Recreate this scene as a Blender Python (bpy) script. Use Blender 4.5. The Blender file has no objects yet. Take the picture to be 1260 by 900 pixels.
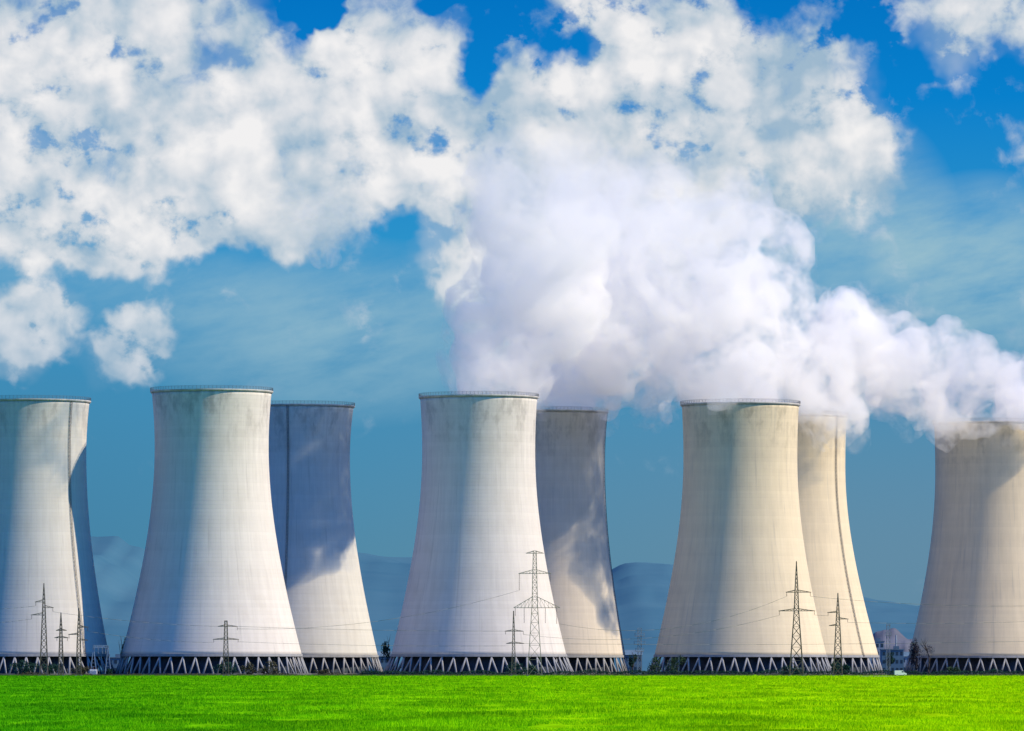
import bpy, bmesh, math, random
import numpy as np
from mathutils import Vector, Matrix, noise as mnoise
random.seed(7)
rng = np.random.default_rng(11)
sc = bpy.context.scene
C = sc.collection
R = math.radians
PI = math.pi

# ---------------------------------------------------------------- camera numbers
F = 7292.0            # focal length in pixels of the 1260 px wide frame (a long telephoto)
EYE = 3.1
HY = 822.7            # row of the horizon
def wx(px, Y): return (px - 630.0) / F * Y
def wz(py, Y): return EYE + (HY - py) * Y / F

SUN_EL, SUN_AZ = 39.0, 12.0       # az: from +x towards the camera (-y)

# ---------------------------------------------------------------- helpers
def s2l(c):
    return tuple((v/255/12.92 if v/255 <= .04045 else ((v/255+.055)/1.055)**2.4) for v in c)

def link(o, parent=None):
    C.objects.link(o)
    if parent is not None: o.parent = parent
    return o
def tag(o, label=None, cat=None, group=None, kind=None):
    if label: o['label'] = label
    if cat: o['category'] = cat
    if group: o['group'] = group
    if kind: o['kind'] = kind
    return o
def thing(name, label, cat, loc=(0, 0, 0), rz=0, group=None):
    o = bpy.data.objects.new(name, None); o.empty_display_size = 1
    o.location = loc; o.rotation_euler = (0, 0, rz)
    return tag(link(o), label, cat, group)
def mesh_obj(name, verts, faces, mat, parent=None, smooth=False):
    me = bpy.data.meshes.new(name)
    me.from_pydata([tuple(v) for v in verts], [], faces)
    if smooth: me.polygons.foreach_set('use_smooth', [True]*len(me.polygons))
    me.materials.append(mat); me.update()
    return link(bpy.data.objects.new(name, me), parent)
def from_np(name, V, Fc, mat, parent=None, k=4):
    me = bpy.data.meshes.new(name)
    n = len(Fc)
    me.vertices.add(len(V)); me.vertices.foreach_set('co', V.astype(np.float32).ravel())
    me.loops.add(n*k); me.loops.foreach_set('vertex_index', Fc.astype(np.int32).ravel())
    me.polygons.add(n); me.polygons.foreach_set('loop_start', np.arange(0, n*k, k, dtype=np.int32))
    me.update(calc_edges=True); me.validate()
    me.materials.append(mat)
    return link(bpy.data.objects.new(name, me), parent)

class MB:
    def __init__(s): s.v = []; s.f = []
    def bar(s, a, b, w, w2=None):
        a = Vector(a); b = Vector(b); d = (b-a).normalized()
        up = Vector((0, 0, 1)) if abs(d.z) < .9 else Vector((1, 0, 0))
        x = d.cross(up).normalized(); y = d.cross(x).normalized()
        w2 = w if w2 is None else w2
        i = len(s.v)
        for p, ww in ((a, w), (b, w2)):
            for sx, sy in ((-1, -1), (1, -1), (1, 1), (-1, 1)):
                s.v.append(p + x*sx*ww/2 + y*sy*ww/2)
        for k in range(4): s.f.append((i+k, i+(k+1) % 4, i+4+(k+1) % 4, i+4+k))
        s.f.append((i+3, i+2, i+1, i)); s.f.append((i+4, i+5, i+6, i+7))
    def box(s, c, d):
        c = Vector(c); i = len(s.v)
        for z in (-1, 1):
            for sx, sy in ((-1, -1), (1, -1), (1, 1), (-1, 1)):
                s.v.append(c + Vector((sx*d[0]/2, sy*d[1]/2, z*d[2]/2)))
        for k in range(4): s.f.append((i+k, i+(k+1) % 4, i+4+(k+1) % 4, i+4+k))
        s.f.append((i+3, i+2, i+1, i)); s.f.append((i+4, i+5, i+6, i+7))
    def cyl(s, a, b, r, n=12, r2=None):
        a = Vector(a); b = Vector(b); d = (b-a).normalized()
        up = Vector((0, 0, 1)) if abs(d.z) < .9 else Vector((1, 0, 0))
        x = d.cross(up).normalized(); y = d.cross(x).normalized()
        r2 = r if r2 is None else r2
        i = len(s.v)
        for p, rr in ((a, r), (b, r2)):
            for k in range(n):
                t = 2*PI*k/n; s.v.append(p + x*math.cos(t)*rr + y*math.sin(t)*rr)
        for k in range(n): s.f.append((i+k, i+(k+1) % n, i+n+(k+1) % n, i+n+k))
        s.f.append(tuple(range(i+n-1, i-1, -1))); s.f.append(tuple(range(i+n, i+2*n)))
    def build(s, name, mat, parent=None, smooth=False):
        return mesh_obj(name, s.v, s.f, mat, parent, smooth)

# ---------------------------------------------------------------- node helper
class NT:
    def __init__(s, tree): s.t = tree; s.n = tree.nodes; s.l = tree.links
    def val(s, sock, v):
        if v is None: return
        if isinstance(v, bpy.types.NodeSocket): s.l.new(v, sock)
        else: sock.default_value = v
    def math(s, op, a, b=None, c=None, clamp=False):
        n = s.n.new('ShaderNodeMath'); n.operation = op; n.use_clamp = clamp
        for k, v in enumerate((a, b, c)): s.val(n.inputs[k], v)
        return n.outputs[0]
    def comb(s, x, y, z=0.0):
        n = s.n.new('ShaderNodeCombineXYZ')
        for k, v in enumerate((x, y, z)): s.val(n.inputs[k], v)
        return n.outputs[0]
    def sep(s, v):
        n = s.n.new('ShaderNodeSeparateXYZ'); s.val(n.inputs[0], v); return n.outputs
    def noise(s, vec, scale=1.0, detail=4.0, rough=.5, dist=0.0):
        n = s.n.new('ShaderNodeTexNoise'); s.val(n.inputs['Vector'], vec)
        n.inputs['Scale'].default_value = scale; n.inputs['Detail'].default_value = detail
        n.inputs['Roughness'].default_value = rough; n.inputs['Distortion'].default_value = dist
        return n.outputs['Fac']
    def vor(s, vec, scale=1.0, smooth=.6):
        n = s.n.new('ShaderNodeTexVoronoi'); n.feature = 'SMOOTH_F1'; s.val(n.inputs['Vector'], vec)
        n.inputs['Scale'].default_value = scale; n.inputs['Smoothness'].default_value = smooth
        return n.outputs['Distance']
    def ramp(s, fac, stops, interp='LINEAR'):
        n = s.n.new('ShaderNodeValToRGB'); n.color_ramp.interpolation = interp
        e = n.color_ramp.elements
        while len(e) < len(stops): e.new(.5)
        for q, (p, c) in zip(e, stops): q.position = p; q.color = (*c, 1)
        s.val(n.inputs[0], fac); return n.outputs[0]
    def mix(s, fac, a, b, blend='MIX'):
        n = s.n.new('ShaderNodeMix'); n.data_type = 'RGBA'; n.blend_type = blend
        s.val(n.inputs[0], fac)
        s.val(n.inputs[6], (*a, 1) if isinstance(a, tuple) else a)
        s.val(n.inputs[7], (*b, 1) if isinstance(b, tuple) else b)
        return n.outputs[2]
    def mr(s, v, a, b, c=0.0, d=1.0, kind='SMOOTHSTEP'):
        n = s.n.new('ShaderNodeMapRange'); n.interpolation_type = kind
        s.val(n.inputs[0], v)
        for k, q in zip((1, 2, 3, 4), (a, b, c, d)): n.inputs[k].default_value = q
        return n.outputs[0]
def material(name, rough=.9, spec=.2):
    m = bpy.data.materials.new(name); m.use_nodes = True
    t = NT(m.node_tree); b = m.node_tree.nodes['Principled BSDF']
    b.inputs['Roughness'].default_value = rough
    b.inputs['Specular IOR Level'].default_value = spec
    return m, t, b
def plain(name, col, rough=.85, var=.25, scale=.6, metal=0.0):
    m, t, b = material(name, rough)
    tc = m.node_tree.nodes.new('ShaderNodeTexCoord')
    n = t.noise(tc.outputs['Object'], scale, 5, .6)
    c = t.mix(t.mr(n, .3, .7), tuple(v*(1-var) for v in col), tuple(min(1, v*(1+var)) for v in col))
    t.val(b.inputs['Base Color'], c); b.inputs['Metallic'].default_value = metal
    return m

# ---------------------------------------------------------------- world
W = bpy.data.worlds.new('World'); sc.world = W; W.use_nodes = True
def build_world():
    nt = W.node_tree; nt.nodes.clear(); t = NT(nt)
    out = nt.nodes.new('ShaderNodeOutputWorld')
    tc = nt.nodes.new('ShaderNodeTexCoord')
    d = tc.outputs['Generated']
    x, y, z = t.sep(d)
    az = t.math('ARCTAN2', x, y)
    el = t.math('ARCSINE', z)
    # compass bearing and elevation, in units of 0.137 degrees x 100
    U = t.math('MULTIPLY_ADD', az, F/100, 6.30)
    V = t.math('MULTIPLY_ADD', el, -F/100, HY/100)      # grows downwards, 0 about 6.4 deg up
    P = t.comb(U, V, 0.0)
    # ---- clear sky
    sky = nt.nodes.new('ShaderNodeTexSky'); sky.sky_type = 'NISHITA'; sky.sun_disc = False
    sky.sun_elevation = R(SUN_EL); sky.sun_rotation = R(90+SUN_AZ)
    sky.air_density = 1.0; sky.dust_density = .4; sky.ozone_density = 2.2
    skc = t.mix(1.0, sky.outputs[0], (.05*.10, .05*2.0, .05*4.7), 'MULTIPLY')
    eldeg = t.math('MULTIPLY', el, 57.2958)
    low = t.ramp(t.mr(eldeg, -.5, 7.0, kind='LINEAR'), [
        (0.00, s2l((84, 128, 152))), (.10, s2l((84, 133, 160))), (.22, s2l((80, 138, 168))),
        (.42, s2l((66, 142, 184))), (.62, s2l((44, 146, 202))), (.80, s2l((8, 128, 204))), (1.0, s2l((0, 108, 190)))])
    # bluer to the left, greyer haze to the right, low down
    hazeR = t.math('MULTIPLY', t.mr(U, 2, 12), t.mr(V, 3.5, 7.0))
    low = t.mix(t.math('MULTIPLY', hazeR, .5), low, s2l((112, 142, 165)))
    hazeL = t.math('MULTIPLY', t.mr(U, 5, 0), t.mr(V, 3.5, 7.0))
    low = t.mix(t.math('MULTIPLY', hazeL, .45), low, s2l((52, 122, 164)))
    # away from the sun-lit haze ahead the horizon is a deeper blue
    off = t.mr(t.math('ABSOLUTE', az), .12, .5)
    low = t.mix(off, low, t.mix(1.0, low, (.28, .85, 1.15), 'MULTIPLY'))
    clear = t.mix(t.mr(eldeg, 7.0, 22.0), low, skc)
    # ---- clouds: (u, v, ru, rv, weight)
    blobs = [
        (0.6, .5, 1.9, 1.3, 1.0), (1.2, 2.0, 2.2, 1.4, 1.0), (2.9, 1.9, 2.2, 1.2, 1.05), (3.0, .9, 1.8, .9, .8), (1.2, 3.1, 1.6, .45, .7), (5.6, 3.0, .8, .9, .5), (4.9, 2.35, .9, .55, .5), (6.2, 3.8, .8, 1.2, .8), (7.6, 2.6, 1.6, 1.0, .6), (3.4, 2.75, 1.5, .6, .95),
        (0.2, 2.6, 1.5, .9, .6), (2.1, 2.9, 1.9, .6, .75), (3.9, 1.1, 1.2, .8, .8), (4.9, .75, 1.1, 1.0, 1.05),
        (5.4, .9, .6, .6, .4), (4.4, 2.1, 1.0, .8, .85), (5.3, 2.0, 1.2, .8, .9), (1.9, .2, 1.6, .6, .7), (3.0, .25, .7, .5, .4),
        (6.3, 1.9, 1.4, 1.2, 1.0), (7.3, 1.5, 1.3, 1.0, 1.0), (7.0, .25, .6, .4, .6), (6.3, .7, .5, .4, .4), (8.0, .3, 1.1, .9, .9),
        (8.7, .9, 1.6, .9, 1.0), (9.7, 1.3, 1.4, 1.0, 1.0), (10.3, 1.9, 1.0, .9, .8), (9.3, 2.2, 1.5, .9, .7), (8.2, 2.4, 1.3, 1.1, 1.0),
        (6.6, 3.0, 1.5, 1.4, 1.0), (7.8, 3.6, 1.6, 1.5, .9), (6.7, 4.3, 1.2, 1.0, .7),
        (11.9, .2, 1.1, .7, .85), (12.6, .5, .8, .5, .6), (11.7, .9, .5, .35, .35),
        (.45, 3.95, .75, .55, 1.2), (.1, 4.3, .8, .5, .9), (1.65, 4.2, .55, .5, 1.1), (1.45, 4.45, .85, .4, .9), (3.2, 4.75, .5, .22, .4),
        (-1.5, 1.2, 2.5, 2.0, .9), (15.0, 1.0, 2.0, 1.2, .6), (3.5, -1.6, 5.0, 1.6, .9), (10.0, -2.2, 4.0, 1.6, .8),
        # holes of clear sky
        (2.6, .42, .40, .36, -.6), (3.85, .1, .4, .4, -1.3), (3.7, .6, .3, .3, -.6), (5.95, .75, .36, .5, -.8), (6.8, .5, .6, .45, -.5), (5.6, .0, .5, .2, -.5),
        (4.7, 1.6, .35, .3, -.6), (4.2, 2.45, .6, .4, -.4), (4.9, 2.65, .5, .35, -.5), (2.4, 1.15, .6, .3, -.5),
        (3.2, 3.4, 1.3, .35, -.6), (10.6, .2, .5, .5, -.6), (8.7, .95, .3, .2, -.55), (11.7, 1.9, .7, 1.0, -.6), (1.3, 2.55, .35, .3, -.4),
    ]
    def cover(Pv, detail):
        u, v, _ = t.sep(Pv)
        warp = t.noise(Pv, 1.6, 3, .55)
        u2 = t.math('MULTIPLY_ADD', t.math('SUBTRACT', warp, .5), .9, u)
        warp2 = t.noise(t.comb(v, u, 3.3), 1.6, 3, .55)
        v2 = t.math('MULTIPLY_ADD', t.math('SUBTRACT', warp2, .5), .9, v)
        acc = None
        for (cu, cv, ru, rv, w) in blobs:
            a = t.math('MULTIPLY', t.math('SUBTRACT', u2, cu), 1/ru)
            b = t.math('MULTIPLY', t.math('SUBTRACT', v2, cv), 1/rv)
            q = t.math('MULTIPLY_ADD', a, a, t.math('MULTIPLY', b, b))
            g = t.math('MULTIPLY', t.math('SUBTRACT', 1.0, q, clamp=True), w)
            acc = g if acc is None else t.math('ADD', acc, g)
        acc = t.math('MINIMUM', acc, 1.15)
        return acc, t.noise(Pv, .8, detail, .56, .15)
    base, n1 = cover(P, 9)
    n2 = t.noise(t.comb(t.math('ADD', U, .20), t.math('SUBTRACT', V, .26), 0.0), .8, 4, .5, .15)
    n1s = t.noise(P, .8, 4, .5, .15)
    bil = t.vor(t.comb(t.math('MULTIPLY_ADD', n1, .8, U), t.math('MULTIPLY_ADD', n2, .8, V), 0.0), 1.25, 1.0)
    dens = t.math('ADD', t.math('MULTIPLY', base, .95), t.math('MULTIPLY', t.math('SUBTRACT', n1, .5), 2.3))
    dens = t.math('SUBTRACT', dens, t.math('MULTIPLY', t.math('SUBTRACT', bil, .35), .55))
    fine = t.noise(P, 3.2, 7, .62, .4)
    dens = t.math('ADD', dens, t.math('MULTIPLY', t.math('SUBTRACT', fine, .5), .95))
    # ragged gaps of blue inside the broken banks
    gq = t.noise(t.comb(U, t.math('MULTIPLY', V, 1.15), 7.7), 1.7, 7, .60, .1)
    where = t.mr(t.noise(t.comb(U, V, 2.2), .42, 2, .5), .34, .54, .45, 1.1)
    gap = t.math('MULTIPLY', t.mr(gq, .50, .73), where)
    dens = t.math('SUBTRACT', dens, t.math('MULTIPLY', gap, .80))
    dens = t.math('SUBTRACT', dens, t.mr(V, 3.4, 4.8, 0.0, .30))
    alpha = t.mr(dens, -.12, .78)
    und0 = t.noise(t.comb(U, V, 9.1), .9, 5, .55)
    alpha = t.math('MAXIMUM', alpha, t.math('MULTIPLY', t.mr(base, .15, .75), t.mr(und0, .38, .62, .12, .50)))
    relief = t.math('MULTIPLY', t.math('SUBTRACT', n1s, n2), 2.4)
    thick = t.mr(dens, .25, 1.5)
    lum = t.math('ADD', t.math('MULTIPLY', thick, .55), t.math('ADD', relief, .27))
    und = t.noise(P, .55, 3, .5)
    lum = t.math('SUBTRACT', lum, t.math('MULTIPLY', t.mr(und, .45, .68), .35))
    ccol = t.ramp(lum, [(0.0, s2l((160, 186, 206))), (.35, s2l((196, 208, 218))), (.65, s2l((222, 225, 229))), (1.0, s2l((245, 243, 242)))])
    # haze warms and greys the clouds that stand lower
    alpha = t.math('MULTIPLY', alpha, t.mr(V, 5.6, 2.8, .55, 1.0))
    alpha = t.math('MULTIPLY', alpha, .97)
    # thin veils
    def veil(cu, cv, ru, rv, s):
        a = t.math('MULTIPLY', t.math('SUBTRACT', U, cu), 1/ru); b = t.math('MULTIPLY', t.math('SUBTRACT', V, cv), 1/rv)
        q = t.math('SUBTRACT', 1.0, t.math('MULTIPLY_ADD', a, a, t.math('MULTIPLY', b, b)), clamp=True)
        nn = t.noise(t.comb(t.math('MULTIPLY', U, .35), t.math('ADD', V, t.math('MULTIPLY', U, .18)), 5.0), 2.2, 6, .6)
        return t.math('MULTIPLY', t.math('MULTIPLY', q, t.mr(nn, .0, .75)), s)
    vl = t.math('ADD', veil(4.2, 4.1, 2.8, 1.2, .75), veil(12.1, 3.4, 1.5, 1.3, 1.0))
    vl = t.math('ADD', vl, veil(9.9, 2.6, 1.9, 1.5, .95))
    vl = t.math('ADD', vl, veil(1.0, 3.5, 2.5, .7, .4), clamp=True)
    col = t.mix(vl, clear, s2l((152, 190, 205)))
    col = t.mix(alpha, col, ccol)
    # elsewhere on the dome: scattered clouds of the same make
    far = t.noise(d, 3.0, 7, .6)
    fa = t.math('MULTIPLY', t.mr(far, .58, .72), t.math('MULTIPLY', t.mr(eldeg, 8, 16), .4))
    col = t.mix(fa, col, s2l((205, 212, 220)))
    bg = nt.nodes.new('ShaderNodeBackground'); t.val(bg.inputs[0], col); bg.inputs[1].default_value = 1.0
    nt.links.new(bg.outputs[0], out.inputs[0])
build_world()
W.cycles.sampling_method = 'MANUAL'; W.cycles.sample_map_resolution = 512

sd = bpy.data.lights.new('sun', 'SUN'); sd.energy = 5.0; sd.angle = R(.5); sd.color = (1.0, .86, .62)
so = link(bpy.data.objects.new('sun', sd))
s_dir = Vector((math.cos(R(SUN_AZ))*math.cos(R(SUN_EL)), -math.sin(R(SUN_AZ))*math.cos(R(SUN_EL)), math.sin(R(SUN_EL))))
so.rotation_euler = s_dir.to_track_quat('Z', 'Y').to_euler()

# ---------------------------------------------------------------- camera
cd = bpy.data.cameras.new('camera'); cam = link(bpy.data.objects.new('camera', cd)); sc.camera = cam
cam.location = (0, 0, EYE); cam.rotation_euler = (R(90), 0, 0)
cd.sensor_fit = 'HORIZONTAL'; cd.sensor_width = 36; cd.lens = 36*F/1260
cd.shift_y = (HY-450)/1260; cd.clip_start = 1; cd.clip_end = 60000

# ---------------------------------------------------------------- concrete
def concrete_mat():
    m, t, b = material('weathered_concrete', .92, .15)
    b.inputs['Diffuse Roughness'].default_value = 0.0
    nt = m.node_tree
    tc = nt.nodes.new('ShaderNodeTexCoord'); P = tc.outputs['Object']
    oi = nt.nodes.new('ShaderNodeObjectInfo')
    x, y, z = t.sep(P)
    ang = t.math('ARCTAN2', y, x)
    # lifts of the climbing formwork: each 1.6 m ring with its own tone, and the meridian shutter joints
    ringz = t.math('FLOOR', t.math('MULTIPLY', z, 1/1.6))
    wn = nt.nodes.new('ShaderNodeTexWhiteNoise'); wn.noise_dimensions = '1D'; t.val(wn.inputs['W'], ringz)
    ring = t.mr(wn.outputs['Value'], 0, 1, -.025, .025, 'LINEAR')
    ringz2 = t.math('FLOOR', t.math('MULTIPLY', z, 1/9.0))
    wn2 = nt.nodes.new('ShaderNodeTexWhiteNoise'); wn2.noise_dimensions = '1D'; t.val(wn2.inputs['W'], ringz2)
    ring2 = t.mr(wn2.outputs['Value'], 0, 1, -.02, .02, 'LINEAR')
    strk = t.noise(t.comb(t.math('MULTIPLY', ang, 14), t.math('MULTIPLY', z, .045), 0.0), 1.0, 5, .65)
    strk2 = t.noise(t.comb(t.math('MULTIPLY', ang, 40), t.math('MULTIPLY', z, .02), 4.0), 1.0, 3, .5)
    blot = t.noise(P, .07, 6, .6)
    rnd = oi.outputs['Random']
    v = t.math('ADD', ring, ring2)
    v = t.math('ADD', v, t.math('MULTIPLY', t.math('SUBTRACT', strk, .5), .30))
    v = t.math('ADD', v, t.math('MULTIPLY', t.math('SUBTRACT', strk2, .5), .10))
    v = t.math('ADD', v, t.math('MULTIPLY', t.math('SUBTRACT', blot, .5), .16))
    # damp soot-grey staining below the rim
    st = t.noise(t.comb(t.math('MULTIPLY', ang, 5), t.math('MULTIPLY', z, .09), t.math('MULTIPLY', rnd, 30)), 1.0, 6, .65)
    top = t.math('MULTIPLY', t.mr(z, 88, 118), t.mr(st, .45, .66))
    v = t.math('SUBTRACT', v, t.math('MULTIPLY', top, .28))
    v = t.math('ADD', v, 1.0)
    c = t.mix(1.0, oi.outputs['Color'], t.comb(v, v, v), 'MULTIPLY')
    run = t.noise(t.comb(t.math('MULTIPLY', ang, 22), t.math('MULTIPLY', z, .03), t.math('MULTIPLY', rnd, 17)), 1.0, 4, .6)
    c = t.mix(t.math('MULTIPLY', t.mr(run, .56, .74), .30), c, (.36, .34, .31))
    dirt = t.mix(t.math('MULTIPLY', t.mr(blot, .45, .75), .22), c, (.42, .36, .28))
    t.val(b.inputs['Base Color'], dirt)
    bp = nt.nodes.new('ShaderNodeBump'); bp.inputs['Strength'].default_value = .14; bp.inputs['Distance'].default_value = .4
    fz = t.math('FRACT', t.math('MULTIPLY', z, 1/1.6))
    t.val(bp.inputs['Height'], t.math('ADD', t.mr(fz, 0, .12), t.math('MULTIPLY', blot, .8)))
    nt.links.new(bp.outputs[0], b.inputs['Normal'])
    return m
M = {}
M['concrete'] = concrete_mat()
M['column'] = plain('column_concrete', (.33, .33, .335), .9, .12, .5)
M['fill'] = plain('dark_wet_fill', (.045, .06, .085), .8, .5, .3)
M['basin'] = plain('basin_concrete', (.16, .16, .15), .9, .3, .3)
M['basin2'] = plain('rim_concrete', (.55, .52, .48), .9, .2, .3)
M['steel'] = plain('dull_galvanised_steel', (.13, .10, .085), .7, .25, 1)
M['pale_steel'] = plain('pale_galvanised_steel', (.30, .24, .20), .7, .2, 1)
M['blue_steel'] = plain('painted_blue_grey_steel', (.28, .38, .45), .6, .2, 1)
M['wire'] = plain('wire_aluminium', (.22, .20, .19), .6, .2, 1)
M['insul'] = plain('brown_porcelain', (.10, .06, .045), .4, .2, 2)
M['rail'] = plain('rail_steel', (.12, .12, .13), .7, .2, 1)

# ---------------------------------------------------------------- cooling towers
NSEG = 128
def revolve(prof, n=NSEG, closed=True):
    v = []; f = []
    m = len(prof)
    for k in range(n):
        a = 2*PI*k/n; ca, sa = math.cos(a), math.sin(a)
        for r, z in prof: v.append((r*ca, r*sa, z))
    for k in range(n):
        k2 = (k+1) % n
        for j in range(m if closed else m-1):
            j2 = (j+1) % m
            f.append((k*m+j, k2*m+j, k2*m+j2, k*m+j2))
    return v, f
COLH = 8.7
def tower(cx, ytop, D, top_px, thr_px, bot_px, col_px, tint, label, ladder=None, throat=.81):
    k = D/F
    H = wz(ytop, D); rt, rb, rc, rtop = thr_px*k, bot_px*k, col_px*k, top_px*k
    zt = throat*H
    b = (zt-COLH)/math.sqrt((rb/rt)**2-1)
    bt = (H-zt)/math.sqrt(max((rtop/rt)**2-1, .02))
    def r(z): return rt*math.sqrt(1+((z-zt)/(b if z < zt else bt))**2)
    t = thing('cooling_tower', label, 'cooling tower', (wx(cx, D), D, 0), 0, 'cooling towers of the power station')
    n = 60
    zs = [COLH+(H-COLH)*i/n for i in range(n+1)]
    outer = [(r(z), z) for z in zs]
    inner = [(r(z)-(.9 if z < 14 else .35), z) for z in reversed(zs)]
    v, f = revolve(outer+inner)
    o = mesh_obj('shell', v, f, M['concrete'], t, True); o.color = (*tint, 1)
    # rim: stiffening ring with its walkway and railing
    v, f = revolve([(rtop-.9, H+.02), (rtop-.9, H+.45), (rtop+.7, H+.45), (rtop+.7, H+.0), (rtop+.35, H-.45), (rtop+.04, H-.45), (rtop+.04, H+.02)])
    rim = mesh_obj('rim', v, f, M['basin2'], t)
    rl = MB()
    nr = 96
    for z in (.85, 1.35, 1.75):
        for i in range(nr):
            a0, a1 = 2*PI*i/nr, 2*PI*(i+1)/nr
            rl.bar(((rtop+.6)*math.cos(a0), (rtop+.6)*math.sin(a0), H+z), ((rtop+.6)*math.cos(a1), (rtop+.6)*math.sin(a1), H+z), .09)
    for i in range(nr):
        a0 = 2*PI*i/nr
        rl.bar(((rtop+.6)*math.cos(a0), (rtop+.6)*math.sin(a0), H+.46), ((rtop+.6)*math.cos(a0), (rtop+.6)*math.sin(a0), H+1.78), .09)
    rl.build('railing', M['rail'], rim)
    # lintel beam the columns carry
    v, f = revolve([(rb-1.0, COLH-.55), (rb-1.0, COLH+.5), (rb+.28, COLH+.5), (rb+.38, COLH-.55)])
    mesh_obj('lintel', v, f, M['column'], t)
    # basin and the dark fill behind the columns
    v, f = revolve([(rc-1.4, 0.0), (rc-1.4, .9), (rc+1.6, .9), (rc+1.9, 0.0)])
    mesh_obj('basin', v, f, M['basin'], t)
    v, f = revolve([(rb-4.5, 1.0), (rb-5.5, COLH+3), (rb-9, COLH+3.2), (rb-9, 1.0)], 64)
    mesh_obj('fill', v, f, M['fill'], t)
    # slanting columns, in pairs
    npair = 44
    a0 = random.random()*.1
    src = {}
    for i in range(npair):
        for s in (-1, 1):
            if s not in src:
                mb = MB()
                da = PI/npair
                p = Vector((rc*math.cos(-s*da*.72), rc*math.sin(-s*da*.72), .9))
                q = Vector((rb*math.cos(s*da*.06)-.3, rb*math.sin(s*da*.06), COLH-.5))
                mb.cyl(p, q, .42, 8)
                c = mb.build('column', M['column'], t, True); src[s] = c
            else:
                c = src[s].copy(); link(c, t)
            c.rotation_euler = (0, 0, a0+2*PI*i/npair)
    # vertical service ladder
    if ladder is not None:
        a = R(ladder); ca, sa = math.cos(a), math.sin(a)
        mb = MB()
        zz = [1.0]+zs[1:]
        for s in (-.35, .35):
            for z0, z1 in zip(zs[:-1], zs[1:]):
                p0 = Vector(((r(z0)+.5)*ca - s*sa, (r(z0)+.5)*sa + s*ca, z0)); p1 = Vector(((r(z1)+.5)*ca - s*sa, (r(z1)+.5)*sa + s*ca, z1))
                mb.bar(p0, p1, .16)
        for i in range(0, 180):
            z = COLH+(H-COLH)*i/180
            q = r(z)+.5
            mb.bar((q*ca+.35*sa, q*sa-.35*ca, z), (q*ca-.35*sa, q*sa+.35*ca, z), .12)
            if i % 3 == 0: mb.bar((q*ca, q*sa, z), ((q-.5)*ca, (q-.5)*sa, z), .12)
        mb.build('ladder', M['rail'], t)
    return t
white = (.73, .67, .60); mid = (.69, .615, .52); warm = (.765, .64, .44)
T = [
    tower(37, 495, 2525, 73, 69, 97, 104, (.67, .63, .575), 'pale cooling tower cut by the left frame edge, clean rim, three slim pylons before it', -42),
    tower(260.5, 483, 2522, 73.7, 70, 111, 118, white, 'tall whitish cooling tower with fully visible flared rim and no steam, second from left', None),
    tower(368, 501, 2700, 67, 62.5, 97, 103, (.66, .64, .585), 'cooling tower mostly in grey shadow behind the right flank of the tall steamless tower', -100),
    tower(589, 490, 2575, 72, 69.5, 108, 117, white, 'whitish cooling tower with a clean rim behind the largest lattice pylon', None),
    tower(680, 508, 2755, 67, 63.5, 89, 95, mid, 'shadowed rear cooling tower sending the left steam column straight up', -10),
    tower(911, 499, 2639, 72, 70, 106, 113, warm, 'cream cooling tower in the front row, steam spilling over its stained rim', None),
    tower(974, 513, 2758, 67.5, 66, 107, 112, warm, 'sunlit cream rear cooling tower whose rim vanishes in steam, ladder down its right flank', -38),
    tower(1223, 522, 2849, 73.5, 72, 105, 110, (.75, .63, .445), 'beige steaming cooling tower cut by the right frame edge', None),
]

# ---------------------------------------------------------------- ground, field
def field_mat():
    m, t, b = material('young_crop_green', 1.0, .0)
    nt = m.node_tree
    tc = nt.nodes.new('ShaderNodeTexCoord'); P = tc.outputs['Object']
    x, y, z = t.sep(P)
    g = t.mr(t.math('DIVIDE', x, t.math('MAXIMUM', y, 50)), -.09, .07, kind='LINEAR')
    n1 = t.noise(t.comb(t.math('MULTIPLY', x, .12), t.math('MULTIPLY', y, .022), 0.0), 1.0, 6, .6)
    n2 = t.noise(t.comb(t.math('MULTIPLY', x, 1.1), t.math('MULTIPLY', y, .12), 2.0), 1.0, 6, .65)
    g = t.math('ADD', g, t.math('MULTIPLY', t.math('SUBTRACT', n1, .5), .9))
    base = t.ramp(g, [(0.0, (.07, .36, .003)), (.5, (.20, .53, .002)), (1.0, (.38, .68, .002))])
    v = t.math('MULTIPLY', t.mr(n2, .28, .72, .58, 1.35, 'LINEAR'), t.mr(n1, .30, .68, .72, 1.12))
    c = t.mix(1.0, base, t.comb(v, v, v), 'MULTIPLY')
    t.val(b.inputs['Base Color'], c)
    return m
M['field'] = field_mat()
M['ground'] = plain('rough_dry_ground', (.075, .085, .055), .95, .35, .03)
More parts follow.
